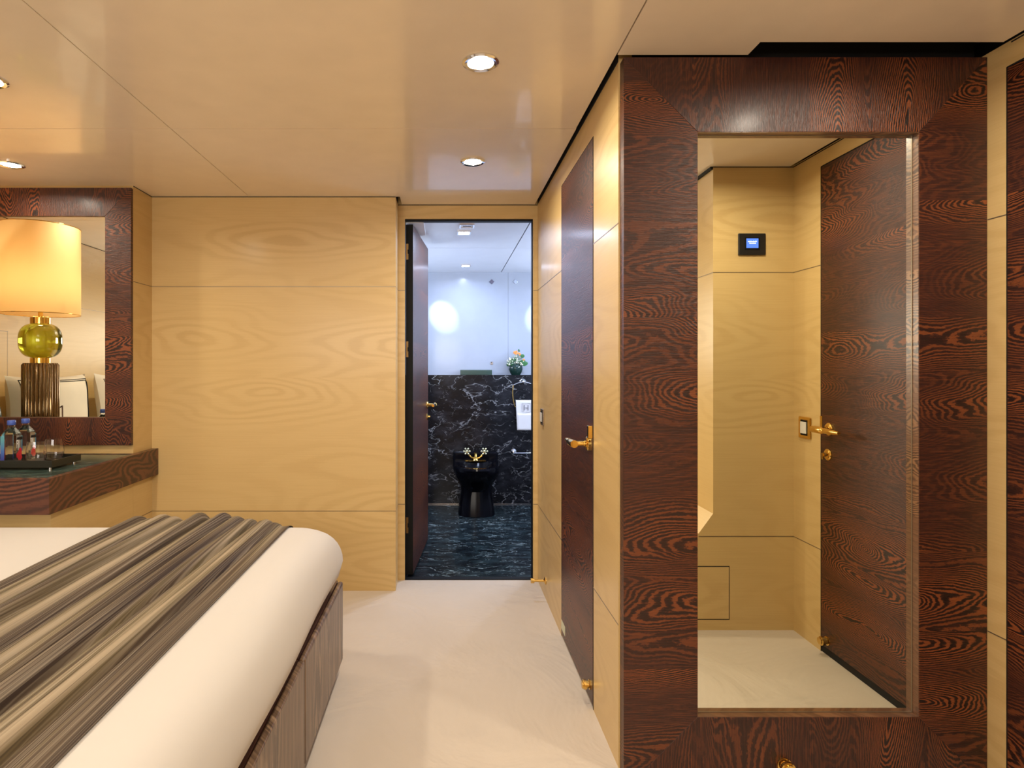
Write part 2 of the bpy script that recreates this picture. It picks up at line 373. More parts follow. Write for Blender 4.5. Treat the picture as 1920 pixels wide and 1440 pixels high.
# ------------------------------------------------------------------ doors
def lever(root, name, face, axis_out, along, z, length=.125, out=.055):
    """rosette, neck and lever; face = point on the leaf, axis_out/along = unit vectors"""
    f = Vector(face); o = Vector(axis_out); a = Vector(along)
    q = o.to_track_quat('Z', 'Y').to_matrix().to_4x4()
    m = MB(); m.lathe([(.0, 0), (.0255, 0), (.0255, .006), (.022, .0095), (.012, .011), (.012, .018), (.0, .018)], 28, Matrix.Translation(f) @ q, cap=False)
    h = m.build(name, gold, root, smooth=True)
    m = MB(); m.tube([f + o * .012, f + o * (out - .012)], .0095, 14)
    e = f + o * out
    qa = a.to_track_quat('Z', 'Y').to_matrix().to_4x4()
    m.lathe([(0, -.016), (.0135, -.0155), (.0145, .0), (.0145, .05), (.0125, .056), (.0105, .06), (.0115, .066), (.0095, length * .8), (.0065, length), (0, length)], 20, Matrix.Translation(e) @ qa, cap=False)
    m.build('lever', gold, h, smooth=True)
    return h
def lock(root, face, axis_out):
    f = Vector(face); q = Vector(axis_out).to_track_quat('Z', 'Y').to_matrix().to_4x4()
    m = MB(); m.lathe([(0, 0), (.0235, 0), (.0235, .005), (.019, .008), (0, .008)], 28, Matrix.Translation(f) @ q, cap=False)
    h = m.build('lock_rosette', gold, root, smooth=True)
    m = MB(); m.lathe([(0, .008), (.009, .008), (.008, .022), (0, .022)], 16, Matrix.Translation(f) @ q, cap=False)
    c = f + Vector(axis_out) * .024; m.box(-.003, .003, -.003, .003, -.013, .013, Matrix.Translation(c - Vector((0, 0, .006))))
    m.build('thumb_turn', gold, h, smooth=True)
def bumper(root, name, face, axis_out, r=.017, ln=.03):
    f = Vector(face); q = Vector(axis_out).to_track_quat('Z', 'Y').to_matrix().to_4x4()
    m = MB(); m.lathe([(0, 0), (r, 0), (r, .004), (r * .75, .006), (r * .75, ln * .45), (r, ln * .5), (r, ln * .8), (r * .8, ln * .85), (r * .8, ln), (r * .4, ln * 1.02), (0, ln * 1.02)], 20, Matrix.Translation(f) @ q, cap=False)
    return m.build(name, gold, root, smooth=True)

# door in the passage wall (shut, flush)
d = struct_root('door_1', (XC, 2.078, 0))
struct('trim_5', MB().box(XC + .045, XC + .06, 2.04, 2.68, 0, 2.05), black)
MB().box(XC - .001, XC + .038, 2.0785, 2.6425, .012, 1.988).build('door_leaf', wenge_h, d, bevel=.001)
lever(d, 'handle_rosette', (XC - .001, 2.135, wz(832, 2.13)), (-1, 0, 0), (0, 1, 0), 0)
MB().box(XC - .016, XC, 2.0785, 2.100, .94, .985).build('strike_plate', gold, d, bevel=.002)
bumper(d, 'door_bumper', (XC - .001, 2.115, .066), (-1, 0, 0))
MB().box(XC - .0018, XC - .001, 2.56, 2.64, .035, .075).build('sticker', plain('pale_sticker', (.6, .62, .45), .5), d)
# entry door, seen in the big mirror and at the right edge
d = struct_root('door_2', (XR, 1.013, 0))
struct('trim_6', MB().box(XR + .045, XR + .06, .98, 1.70, 0, 2.06), black)
MB().box(XR - .001, XR + .038, 1.013, 1.6715, .030, 2.026).build('door_leaf', wenge_h, d, bevel=.001)
MB().box(XR + .002, XR + .038, 1.0105, 1.674, .001, .029).build('gap_shade', black, d)  # black strip stands in for the shaded gap below the leaf
lever(d, 'handle_rosette', (XR - .001, 1.070, .935), (-1, 0, 0), (0, 1, 0), 0, .15, .062)
lock(d, (XR - .001, 1.062, .830), (-1, 0, 0))
MB().box(XR - .003, XR - .001, 1.008, 1.022, .94, .985).build('strike_plate', gold, d)
bumper(d, 'door_bumper', (XR - .001, 1.055, .062), (-1, 0, 0), .018, .035)
# bathroom door, standing open into the bathroom
hx, hy = -.187, 3.392; ang = math.atan2(4.09 - hy, -.122 - hx); L = math.hypot(4.09 - hy, -.122 - hx)
d = struct_root('door_3', (hx, hy, 0)); d.rotation_euler = (0, 0, ang)
def loc_build(mb, name, mat, parent, **kw):           # vertices already local to the door
    off = parent_origin(parent); mb.v = [p + off for p in mb.v]; return mb.build(name, mat, parent, **kw)
lf = loc_build(MB().box(.001, L, 0, .040, .012, 1.998), 'door_leaf', wenge_h, d, bevel=.001)
loc_build(MB().box(-.004, .001, -.0005, .0405, .012, 1.998), 'door_edge', blackedge, d)
for k, zz in enumerate((wz(472, 3.39), wz(655, 3.39), wz(985, 3.39))):
    hb = MB().box(-.0065, -.004, .026, .040, zz - .045, zz - .012); hb.box(-.0065, -.004, .026, .040, zz + .012, zz + .045); hb.box(-.006, -.004, .030, .040, zz - .012, zz + .012)
    loc_build(hb, 'hinge', plain('bronze', (.30, .17, .06), .35, metal=1.0), d, bevel=.0008)
def bath_handle():
    f = Vector((L - .06, 0, .934)); o = Vector((0, -1, 0)); q = o.to_track_quat('Z', 'Y').to_matrix().to_4x4()
    m = MB(); m.lathe([(0, 0), (.0255, 0), (.0255, .006), (.02, .01), (.012, .012), (0, .012)], 24, Matrix.Translation(f) @ q, cap=False)
    h = loc_build(m, 'handle_rosette', gold, d, smooth=True)
    m = MB(); m.tube([f + o * .01, f + o * .056], .0105, 14); m.tube([f + o * .05 + Vector((.014, 0, 0)), f + o * .052 - Vector((.10, 0, -.002))], [.014, .009], 14); m.ball(f + o * .052 + Vector((.012, 0, 0)), .015)
    x = loc_build(m, 'lever', gold, d, smooth=True)
    m = MB(); f2 = Vector((L - .06, 0, .855)); m.lathe([(0, 0), (.022, 0), (.022, .005), (.016, .008), (.008, .01), (.007, .022), (0, .022)], 24, Matrix.Translation(f2) @ q, cap=False)
    loc_build(m, 'lock_rosette', gold, d, smooth=True)
bath_handle()
m = MB(); m.box(-.2295, .4875, D2 + .012, BY0 + .012, 2.008, 2.0168); m.box(.4835, .487, D2 + .012, BY0 + .012, 0, 2.01); m.box(-.229, -.2275, D2 + .012, BY0, 0, 2.01)
struct('trim_7', m, blackedge)

# ------------------------------------------------------------------ framed mirrors
def framed_mirror(name, x0, x1, z0, z1, ix0, ix1, iz0, iz1, yf, yb, yg, label, glab):
    r = thing(name, ((x0 + x1) / 2, yb, z0), label, 'mirror')
    def rail(pts, nm, mat): MB().prism(pts, yf, yb, 'y').build(nm, mat, r, bevel=.0008, seg=1)
    dl = min(iz0 - z0, ix0 - x0); dr = min(iz0 - z0, x1 - ix1)
    lo_l = (ix0 - dl, iz0 - dl); lo_r = (ix1 + dr, iz0 - dr)
    def lowpts():
        p = [(ix0, iz0), lo_l]
        if lo_l[1] > z0 + 1e-4: p += [(x0, z0)]
        if lo_r[1] > z0 + 1e-4: p += [(x1, z0)]
        return p + [lo_r, (ix1, iz0)]
    rail([(x0, z1), (x1, z1), (ix1, iz1), (ix0, iz1)], 'rail', wenge_v)
    rail(lowpts()[::-1], 'rail', wenge_v)
    def side(ix, x, lo):
        p = [(x, z1), (ix, iz1), (ix, iz0), lo]
        if abs(lo[0] - x) > 1e-4: p.append((x, z0))
        return p
    rail(side(ix0, x0, lo_l), 'stile', wenge_h); rail(side(ix1, x1, lo_r)[::-1], 'stile', wenge_h)
    def ring4(nm, mat, d0, d1, a, b_):
        m = MB(); m.box(ix0 + d0, ix0 + d1, a, b_, iz0 + d0, iz1 - d0); m.box(ix1 - d1, ix1 - d0, a, b_, iz0 + d0, iz1 - d0)
        m.box(ix0 + d1, ix1 - d1, a, b_, iz0 + d0, iz0 + d1); m.box(ix0 + d1, ix1 - d1, a, b_, iz1 - d1, iz1 - d0); m.build(nm, mat, r)
    ring4('inner_lining', wenge_edge, 0, .0008, yf + .001, yg)
    ring4('glass_edge', inlay, .0008, .0030, yg - .0012, yg)
    MB().box(ix0 - .012, ix1 + .012, yg, yg + .004, iz0 - .012, iz1 + .012).build('mirror_glass', mirror_m, r)
    return r
big = framed_mirror('wall_mirror', wx(1169.5, YF), XR - .001, .001, CEIL - .006, wx(1308, YF), wx(1723, YF), wz(1345, YF), wz(247, YF), YF, YF + .038, 1.757,
    'full-height mirror in a wide dark wenge frame beside the right-hand door', '')
van = framed_mirror('wall_mirror', -2.62, XS - .0005, wz(835, 2.965), wz(352, 2.965), -2.49, wx(197, 2.965), wz(783, 2.965), wz(405, 2.965), 2.965, DM - .0005, 2.975,
    'dark-framed mirror above the vanity counter, reflecting a lit lamp', '')
struct('trim_8', MB().box(XC + .001, XR, YF + .045, YF + .06, 0, TOP), black)
# brass stop on the bottom rail
k = thing('door_stop', (wx(1470, YF), YF, wz(1432, YF)), 'round brass door stop low on the dark frame under the tall mirror', 'door stop')
bumper(k, 'stop_knob', (wx(1470, YF), YF - .0005, wz(1434, YF)), (0, -1, 0), .021, .03)
# brass wall stop by the bathroom doorway
k = thing('door_stop', (XC, 3.06, .095), 'thin brass door stop bar on the wall at the foot of the bathroom doorway', 'door stop')
m = MB(); m.lathe([(0, 0), (.019, 0), (.019, .004), (.010, .008), (.006, .012), (.006, .06), (0, .06)], 20, Matrix.Translation((XC - .0005, 3.06, .095)) @ Matrix.Rotation(R(-90), 4, 'Y'), cap=False)
m.build('stop_rod', gold, k, smooth=True)
MB().lathe([(0, 0), (.013, 0), (.013, .018), (0, .018)], 18, Matrix.Translation((XC - .060, 3.06, .095)) @ Matrix.Rotation(R(-90), 4, 'Y'), cap=False).build('rubber_tip', gold, k, smooth=True)

# ------------------------------------------------------------------ switches and wall panel
def switch_plate(face, nrm, along, w, h, plate_m, label, insert_m=blackedge):
    f = Vector(face); n = Vector(nrm); a = Vector(along); up = Vector((0, 0, 1))
    M = Matrix((( a.x, n.x, up.x, f.x), (a.y, n.y, up.y, f.y), (a.z, n.z, up.z, f.z), (0, 0, 0, 1)))
    r = thing('light_switch', face, label, 'light switch')
    MB().box(-w/2, w/2, 0, .008, -h/2, h/2, M).build('plate', plate_m, r, bevel=.006, seg=3)
    MB().box(-w*.27, w*.27, .008, .0095, -h*.36, h*.36, M).build('insert', insert_m, r)
    MB().prism([(-h*.27, .0095), (h*.27, .0095), (h*.27, .014), (0, .011), (-h*.27, .014)], 0, 1, 'x')
    MB().box(-w*.24, w*.24, .0095, .0135, -h*.27, h*.27, M).build('rocker', white_pl, r, bevel=.001)
    return r
switch_plate((XC, 3.15, .926), (-1, 0, 0), (0, 1, 0), .082, .088, nickel, 'small nickel light switch with white rocker on passage wall beside bathroom doorway')
switch_plate((XR, .905, .925), (-1, 0, 0), (0, 1, 0), .086, .094, gold, 'gold light switch with white rocker, beside the entry door in the mirror')
cx_, cz_ = 1.3805, 1.7435
r = thing('control_panel', (cx_, YB, cz_), 'black wall control panel with small blue screen, reflected in tall mirror', 'control panel')
MB().box(cx_ - .0615, cx_ + .0615, YB, YB + .009, cz_ - .049, cz_ + .049).build('panel_frame', plain('black_panel', (.012, .011, .010), .4), r, bevel=.003)
MB().box(cx_ - .034, cx_ + .034, YB + .009, YB + .0095, cz_ - .028, cz_ + .030).build('bezel', blackedge, r)
sc = MB().box(cx_ - .027, cx_ + .027, YB + .0095, YB + .0105, cz_ - .018, cz_ + .025).build('screen', screen_m, r)
m = MB(); rr = random.Random(3); 
for row, (wd, z0) in enumerate(((.040, cz_ + .009), (.028, cz_ + .001))):
    x0 = cx_ - wd / 2
    while x0 < cx_ + wd / 2: m.box(x0, x0 + .0022, YB + .0105, YB + .0108, z0, z0 + .0035 + rr.random() * .002); x0 += .0034
m.build('letters', dots_m, sc)
r = thing('access_hatch', (1.1, YB, .052), 'square light-wood access hatch low on the wall, seen in mirror corner', 'hatch')
MB().box(1.030, 1.282, YB, YB + .0008, .048, .290).build('hatch_gap', black, r)
MB().box(1.034, 1.278, YB + .0008, YB + .003, .052, .286).build('hatch_panel', maple, r)

# ------------------------------------------------------------------ ceiling downlights
def downlight(X, Y, Z, label, warm=True, square=False, power=None, group=None, on=True, size=.109):
    r = thing('ceiling_downlight', (X, Y, Z), label, 'ceiling light', group)
    if square:
        s = size / 2; m = MB(); b = .008
        for (a0, a1, c0, c1) in ((-s, s, -s, -s + b), (-s, s, s - b, s), (-s, -s + b, -s + b, s - b), (s - b, s, -s + b, s - b)):
            m.box(X + a0, X + a1, Y + c0, Y + c1, Z - .006, Z)
        m.build('bezel', chrome, r)
        MB().box(X - s + b, X + s - b, Y - s + b, Y + s - b, Z - .003, Z - .001).build('lens', lamp_cool if on else white_lac, r)
        if not on:
            MB().box(X - s * .55, X + s * .55, Y - .004, Y + .004, Z - .0045, Z - .003).build('slot', blackedge, r)
    else:
        s = size / 2
        MB().lathe([(s * .70, -.001), (s * .72, -.005), (s * .88, -.0075), (s, -.004), (s, 0)], 48, Matrix.Translation((X, Y, Z)), cap=False).build('bezel', chrome, r, smooth=True)
        MB().lathe([(0, -.003), (s * .71, -.003), (s * .71, -.001), (0, -.001)], 48, Matrix.Translation((X, Y, Z)), cap=False).build('lens', lamp_on if warm else lamp_cool, r)
    if on:
        ld = bpy.data.lights.new('downlight', 'AREA'); ld.shape = 'DISK'; ld.size = size * .7; ld.color = WARM if warm else COOL
        ld.energy = power if power is not None else (P_DOWN if warm else P_BATH); ld.spread = R(165)
        lo = bpy.data.objects.new('bulb_light', ld); C.objects.link(lo); lo.parent = r; lo.location = (0, 0, -.009)
    return r
downlight(.103, 1.772, CEIL, 'larger round chrome downlight in the middle of the cream ceiling')
downlight(.1185, 2.629, CEIL, 'round downlight on cream ceiling closest to the bathroom doorway', power=P_DOWN * .7)
downlight(-1.943, 2.667, CEIL, 'round downlight at left edge just above the vanity mirror', power=P_DOWN * .55)
downlight(-1.44, 1.88, CEIL, 'round downlight cut by the left edge of the ceiling, nearer to viewer')
downlight(1.10, 1.27, CEIL, 'round downlight out of view in front of the tall mirror', power=P_DOWN * .9)
downlight(.10, .55, CEIL, 'added round downlight out of view overhead beside the bed')  # added unseen lamp, lifts the room's brightness
downlight(-1.44, .50, CEIL, 'added round downlight out of view over the near side of the bed')  # added off-frame lamp, fill over the bed
downlight(-.6, -.7, CEIL, 'added round downlight out of view behind the viewer')  # added lamp behind the eye, evens out the brightness
downlight(.113, 3.73, BC, 'square lit downlight in the white bathroom ceiling, nearer to the door', False, True, size=.083)
downlight(.164, 4.95, BC, 'small square lit downlight at the far edge of the bathroom ceiling', False, True, size=.078, power=P_BATH * .5)
downlight(.93, 4.25, BC, 'added square downlight of the bathroom, hidden behind the door jamb', False, True, size=.083)  # extra unseen lamp added to brighten the bathroom
r = downlight(.125, 3.555, BC, 'unlit square ceiling vent with a slot in the bathroom ceiling', False, True, size=.088, on=False)
r.name = 'ceiling_vent'; r['category'] = 'vent'
for X0, XT, lab in ((-.27, -.03, 'left'), (1.0, .83, 'right')):  # added spots, unseen, throw the bright ovals onto the back wall
    r = thing('added_spot', (X0, 4.72, BC), 'small unseen bathroom spotlight %s of the doorway, aimed at the white back wall' % lab, 'added_spot')
    MB().lathe([(.012, 0), (.03, -.002), (.03, -.012), (.02, -.012), (.012, -.006)], 24, Matrix.Translation((X0, 4.72, BC)), cap=False).build('bezel', chrome, r, smooth=True)
    ld = bpy.data.lights.new('spot', 'SPOT'); ld.energy = P_WASH; ld.color = (.80, .93, 1.0); ld.spot_size = R(21); ld.spot_blend = .5; ld.shadow_soft_size = .01
    lo = bpy.data.objects.new('bulb_light', ld); C.objects.link(lo); lo.parent = r; lo.location = (0, 0, -.015)
    dv = Vector((XT, BW, wz(592, BW))) - Vector((X0, 4.72, BC - .015)); lo.rotation_euler = dv.to_track_quat('-Z', 'Y').to_euler()

# added long wall lights, unseen behind the jambs, to lift the bathroom's brightness
for X, sg, lab in ((-1.0, 1, 'left'), (1.5, -1, 'right')):
    r = thing('added_wall_light', (X, 4.45, 1.62), 'added long white wall light on the %s bathroom wall, hidden by the door opening' % lab, 'wall light')
    MB().box(min(X, X + sg * .045), max(X, X + sg * .045), 4.05, 4.85, 1.57, 1.67).build('light_body', white_lac, r, bevel=.006)
    MB().box(min(X + sg * .0455, X + sg * .050), max(X + sg * .0455, X + sg * .050), 4.07, 4.83, 1.585, 1.655).build('diffuser', lamp_cool, r)
    ld = bpy.data.lights.new('tube', 'AREA'); ld.shape = 'RECTANGLE'; ld.size = .76; ld.size_y = .07; ld.color = (.74, .82, 1.0); ld.energy = P_SIDE_FILL
    lo = bpy.data.objects.new('tube_light', ld); C.objects.link(lo); lo.parent = r; lo.location = (sg * .056, 0, 0)
    lo.rotation_euler = Matrix(((0, 0, -sg), (1, 0, 0), (0, -sg, 0))).to_euler() if sg > 0 else Matrix(((0, 0, 1), (1, 0, 0), (0, 1, 0))).to_euler()
# ------------------------------------------------------------------ bathroom things
# bidet
BX = .25
r = thing('bidet', (BX, 4.9, 0), 'black ceramic bidet with brass cross-handle tap in the bathroom', 'bidet')
m = MB()
def oval(cx, cy, a, bf, bb, n=40, sq=2.4):
    out = []
    for i in range(n):
        t_ = 2 * PI * i / n; c, s_ = math.cos(t_), math.sin(t_)
        x = a * math.copysign(abs(c) ** (2 / sq), c); y = (bb if s_ > 0 else bf) * math.copysign(abs(s_) ** (2 / sq), s_)
        out.append((cx + x, cy + y))
    return out
secs = [(.0, .150, .19, .26, 3.2), (.10, .138, .17, .26, 3.2), (.19, .125, .15, .26, 3.0), (.24, .13, .18, .26, 2.6), (.29, .165, .26, .27, 2.4), (.34, .188, .30, .27, 2.3), (.385, .194, .315, .27, 2.3), (.400, .188, .308, .265, 2.3)]
inner = [(.400, .150, .26, .10, 2.1), (.39, .138, .245, .09, 2.1), (.33, .11, .19, .07, 2.1), (.29, .05, .09, .04, 2.0)]
rings = [(z, oval(BX, 4.915, a, bf, bb, 40, sq)) for z, a, bf, bb, sq in secs + inner]
n0 = len(m.v)
for z, ring in rings: m.v += [Vector((x, y, z)) for x, y in ring]
for i in range(len(rings) - 1):
    for j in range(40):
        j2 = (j + 1) % 40; a = n0 + i * 40; b = a + 40; m.f.append((a + j, a + j2, b + j2, b + j))
m.f.append(tuple(n0 + j for j in range(40))[::-1]); m.f.append(tuple(n0 + (len(rings) - 1) * 40 + j for j in range(40)))
m.build('bowl', ceramic, r, smooth=True)
MB().box(BX - .19, BX + .19, 5.04, BY1 - .004, .36, .475).build('back_deck', ceramic, r, bevel=.02, seg=4)
MB().box(BX - .085, BX + .085, 4.99, 5.06, .401, .406).build('tap_shelf', gold, r, bevel=.001)
m = MB(); TY = 5.02
m.lathe([(0, .406), (.028, .406), (.024, .415), (.013, .425), (.011, .46), (.014, .47), (0, .478)], 20, Matrix.Translation((BX, TY, 0)), cap=False)
m.tube([(BX, TY, .46), (BX, TY - .03, .475), (BX, TY - .06, .465), (BX, TY - .07, .44)], .008)
for s_ in (-1, 1):
    m.tube([(BX, TY, .42), (BX + s_ * .035, TY, .43), (BX + s_ * .06, TY, .455), (BX + s_ * .072, TY, .475)], .007)
tp = m.build('tap', gold, r, smooth=True)
for s_ in (-1, 1):
    m = MB(); c0 = Vector((BX + s_ * .074, TY, .482)); m.ball(c0, .010)
    for q in range(6):
        a = q * PI / 3; e = c0 + Vector((math.cos(a) * .024, -.004, math.sin(a) * .024)); m.tube([c0, e], .0035, 6); m.ball(e, .008, 8)
    m.build('cross_handle', plain('crystal_brass', (.85, .82, .55), .15, metal=.5), tp, smooth=True)
# towel ring and towel
tx, tz = wx(982, 5.12), wz(716, 5.12)
r = thing('towel_ring', (tx, BY1, tz), 'chrome and gold towel ring on the black marble wall', 'towel ring')
m = MB(); m.lathe([(0, 0), (.026, 0), (.026, .006), (.018, .012), (.013, .03), (.016, .05), (0, .055)], 20, Matrix.Translation((tx, BY1, tz)) @ Matrix.Rotation(R(90), 4, 'X'), cap=False); m.ball((tx, 5.13, tz), .016)
m.build('mount', chrome, r, smooth=True)
TXC = tx; hw = .088
arc = [(TXC - hw + 2 * hw * i / 12, 5.13, tz - .028 + .026 * math.sin(PI * i / 12)) for i in range(13)]
MB().tube(arc, .005).build('top_bar', chrome, r, smooth=True)
side = [(TXC - hw - .012 * math.sin(PI * i / 8) + .014 * i / 8, 5.13, tz - .028 - .185 * i / 8) for i in range(9)]
side2 = [(2 * TXC - x, y, z) for x, y, z in side][::-1]
MB().tube(side + [(TXC, 5.13, tz - .22)] + side2, .0045).build('ring', gold, r, smooth=True)
txa, txb, tza, tzb = wx(967, 5.12), wx(967, 5.12) + .19, wz(750, 5.12), wz(806, 5.12)
r = thing('hand_towel', ((txa + txb) / 2, 5.12, tzb), 'white hand towel with grey monogram hanging from the towel ring', 'towel')
rr = random.Random(5)
m = MB(); m.grid(lambda u, v: (txa + (txb - txa) * u + .010 * v * (1 - u), 5.108 - .008 * math.sin(u * 3.1) - .004 * math.sin(u * 11 + v * 2), tza + (tzb - tza) * v), 24, 20)
tow = m.build('cloth_fold', plain('white_terry', (.74, .74, .76), .9), r, smooth=True, solid=.012)
m = MB(); m.grid(lambda u, v: (txa + .012 + (txb - txa - .02) * u, 5.094 - .006 * math.sin(u * 3.1), tza - (tza - tzb) * (.45 + .55 * v)), 16, 10)
m.build('lower_fold', plain('white_terry_soft', (.72, .72, .75), .9), r, smooth=True, solid=.008)
gm = plain('grey_embroidery', (.28, .28, .31), .8)
mx0, mx1, mz0, mz1 = wx(978.5, 5.09), wx(994.5, 5.09), wz(773, 5.09), wz(756, 5.09); y0, y1 = 5.0885, 5.0905
m = MB(); b = .0025
for q in ((mx0, mx1, mz0, mz0 + b), (mx0, mx1, mz1 - b, mz1), (mx0, mx0 + b, mz0, mz1), (mx1 - b, mx1, mz0, mz1)): m.box(q[0], q[1], y0, y1, q[2], q[3])
ww, hh = mx1 - mx0, mz1 - mz0
for fx in (.28, .72): m.box(mx0 + ww * (fx - .07), mx0 + ww * (fx + .07), y0, y1, mz0 + hh * .2, mz0 + hh * .8)
m.box(mx0 + ww * .3, mx0 + ww * .7, y0, y1, mz0 + hh * .47, mz0 + hh * .53)
m.build('monogram', gm, r)
# paper holder
px_, pz_ = wx(964, 5.13), wz(848, 5.13)
r = thing('paper_holder', (px_, BY1, pz_), 'empty chrome toilet paper holder bar on the marble wall', 'toilet paper holder')
m = MB(); m.lathe([(0, 0), (.024, 0), (.024, .008), (.012, .014), (.012, .055), (0, .058)], 20, Matrix.Translation((px_, BY1, pz_)) @ Matrix.Rotation(R(90), 4, 'X'), cap=False); m.build('mount', chrome, r, smooth=True)
MB().tube([(px_ - .01, 5.135, pz_ - .008), (px_ + .16, 5.135, pz_ - .008), (px_ + .168, 5.135, pz_ + .008)], .006).build('bar', chrome, r, smooth=True)
# plant on the marble ledge
LZ = wz(703, BY1); vx, vy = wx(967, 5.243), 5.243
r = thing('flower_vase', (vx, vy, LZ), 'dark green round vase of white and orange flowers on the bathroom ledge', 'vase')
MB().lathe([(0, 0), (.038, 0), (.052, .022), (.0615, .05), (.058, .078), (.044, .094), (.040, .094), (.052, .07), (.045, .03), (0, .01)], 32, Matrix.Translation((vx, vy, LZ)) @ Matrix.Diagonal((1, .85, 1, 1)), cap=False).build('pot', plain('dark_green_glaze', (.010, .032, .026), .12), r, smooth=True)
rr = random.Random(11)
lv = MB(); gl = MB(); wf = MB(); of = MB(); st = MB()
base = Vector((vx, vy, LZ + .08))
def leaf(m, b, tip, wd):
    b, tip = Vector(b), Vector(tip); d = tip - b; sd = d.cross(Vector((0, 1, .3))).normalized() * wd; mid = b + d * .5 + Vector((0, -.006, .004))
    n = len(m.v); m.v += [b, mid - sd, tip, mid + sd, b + d * .78 - sd * .7, b + d * .78 + sd * .7]; m.f += [(n, n + 1, n + 4, n + 2, n + 5, n + 3)]
for i in range(46):
    a = rr.uniform(0, PI); el = rr.uniform(.2, .9); b = base + Vector((math.cos(a) * rr.uniform(.01, .045), rr.uniform(-.03, .01), rr.uniform(-.005, .03)))
    d = Vector((math.cos(a) * 1.1, rr.uniform(-.5, .12), el)).normalized(); leaf(lv, b, b + d * rr.uniform(.03, .055), rr.uniform(.009, .016))
for i in range(60):
    a = rr.uniform(0, PI); q = base + Vector((math.cos(a) * rr.uniform(0, .075), rr.uniform(-.04, .0), .01 + math.sin(a) * rr.uniform(.02, .085)))
    for k_ in range(4): leaf(gl, q, q + Vector((rr.uniform(-1, 1), rr.uniform(-.6, .2), rr.uniform(-.3, 1))).normalized() * .023, .003)
for i in range(64):
    a = rr.uniform(.1, PI); q = base + Vector((math.cos(a) * rr.uniform(.03, .085) - .012, rr.uniform(-.045, -.01), .005 + math.sin(a) * rr.uniform(.02, .08)))
    wf.ball(q, rr.uniform(.004, .0085), 7)
for dx, dz, s_ in ((-.012, .115, .013), (.002, .122, .010), (.028, .100, .013), (.018, .108, .009), (.066, .052, .009), (-.002, .104, .009)):
    q = base + Vector((dx, -.03, dz))
    for p_ in range(5):
        a = p_ * 1.257; of.ball(q + Vector((math.cos(a) * s_ * .6, 0, math.sin(a) * s_ * .6)), s_ * .55, 7, (1, .5, 1))
for dx, dz, s_ in ((.055, .085, .019), (.064, .038, .018), (.083, .020, .020), (.055, .018, .018), (.072, .010, .016)):
    q = base + Vector((dx, -.03, dz)); lv.ball(q, s_, 12, (1, .12, .85))
for dx, dz in ((.022, .132), (.03, .129), (.024, .140)): lv.ball(base + Vector((dx, -.02, dz)), .006, 7)
for dx, dz in ((0, .1), (.03, .1), (.06, .05), (-.04, .06), (.022, .13)): st.tube([base - Vector((0, 0, .03)), base + Vector((dx * .5, -.01, dz * .6)), base + Vector((dx, -.02, dz))], .0018, 6)
lv.build('leaves', plain('leaf_green', (.035, .16, .045), .45), r, smooth=False)
gl.build('grey_foliage', plain('grey_green_leaf', (.33, .42, .36), .6), r)
wf.build('white_blossoms', plain('cream_petals', (.78, .78, .62), .6), r, smooth=True)
of.build('orange_blossoms', plain('orange_petals', (.90, .30, .06), .6), r, smooth=True)
st.build('stems', plain('stem_green', (.05, .12, .04), .6), r, smooth=True)
# low green box, mirrored diamonds and small hook on the white wall
gx0, gx1 = wx(863, 5.25), wx(922, 5.25)
r = thing('ledge_box', ((gx0 + gx1) / 2, 5.25, LZ), 'low flat grey-green box on the bathroom ledge, left of the flower vase', 'box')
MB().box(gx0, gx1, 5.215, 5.285, LZ, LZ + .044).build('box_body', plain('grey_green_lacquer', (.055, .095, .08), .2), r, bevel=.002)
MB().box(gx0 + .003, gx1 - .003, 5.213, 5.215, LZ + .004, LZ + .034).build('front_panel', plain('deep_green_lacquer', (.03, .065, .052), .15), r)
for px, c, lab in ((922, (.20, .19, .26), 'darker diamond-shaped wall stud high on the white bathroom wall'), (966, (.55, .62, .72), 'paler diamond-shaped wall stud high on the white bathroom wall, further right')):
    X = wx(px, BW); Z = wz(528.5, BW); M = Matrix.Translation((X, BW, Z)) @ Matrix.Rotation(R(45), 4, 'Y')
    o = MB().box(-.016, .016, -.008, 0, -.016, .016, M).build('wall_stud', plain('stud_metal', c, .25, metal=.8), None, bevel=.002); tag(o, lab, 'wall stud')
X = wx(922, BW); Z = wz(681, BW)
r = thing('wall_hook', (X, BW, Z), 'tiny grey hook on the white bathroom wall above the ledge', 'hook')
MB().box(X - .011, X + .011, BW - .006, BW, Z - .013, Z + .013).build('hook_plate', nickel, r, bevel=.002)
MB().tube([(X - .004, BW - .006, Z + .006), (X - .004, BW - .02, Z + .004), (X - .004, BW - .024, Z + .012)], .003, 8).build('hook_pin', nickel, r, smooth=True)

# ------------------------------------------------------------------ vanity counter
CT, CB, CYF, CXR = .758, .620, 2.300, -1.528
r = thing('vanity_counter', (-2.1, 2.7, 0), 'dark wood vanity counter with inset green marble top, below the left mirror', 'counter')
m = MB(); m.box(XL + .001, CXR, CYF, CYF + .028, CB, CT); m.box(CXR - .028, CXR, CYF + .028, D1 - .001, CB, CT); m.box(XL + .001, CXR - .028, CYF + .028, DM - .001, CB, CB + .02)
m.box(XL + .001, CXR - .028, DM - .016, DM - .001, CB + .02, CT); m.box(XS + .0015, CXR - .028, DM - .001, D1 - .001, CB, CT)
m.build('counter_frame', wenge_soft, r)
MB().box(XL + .001, CXR - .0285, CYF + .0285, DM - .0165, CB + .02, CT - .002).build('marble_inset', marble_top, r)
MB().box(XL + .001, XS, 2.362, DM - .001, 0, CB).build('cabinet_body', maple, r)
MB().box(XL + .001, XS + .0008, 2.3612, DM - .001, .4225, .4255).build('inlay_strip', inlay, r)
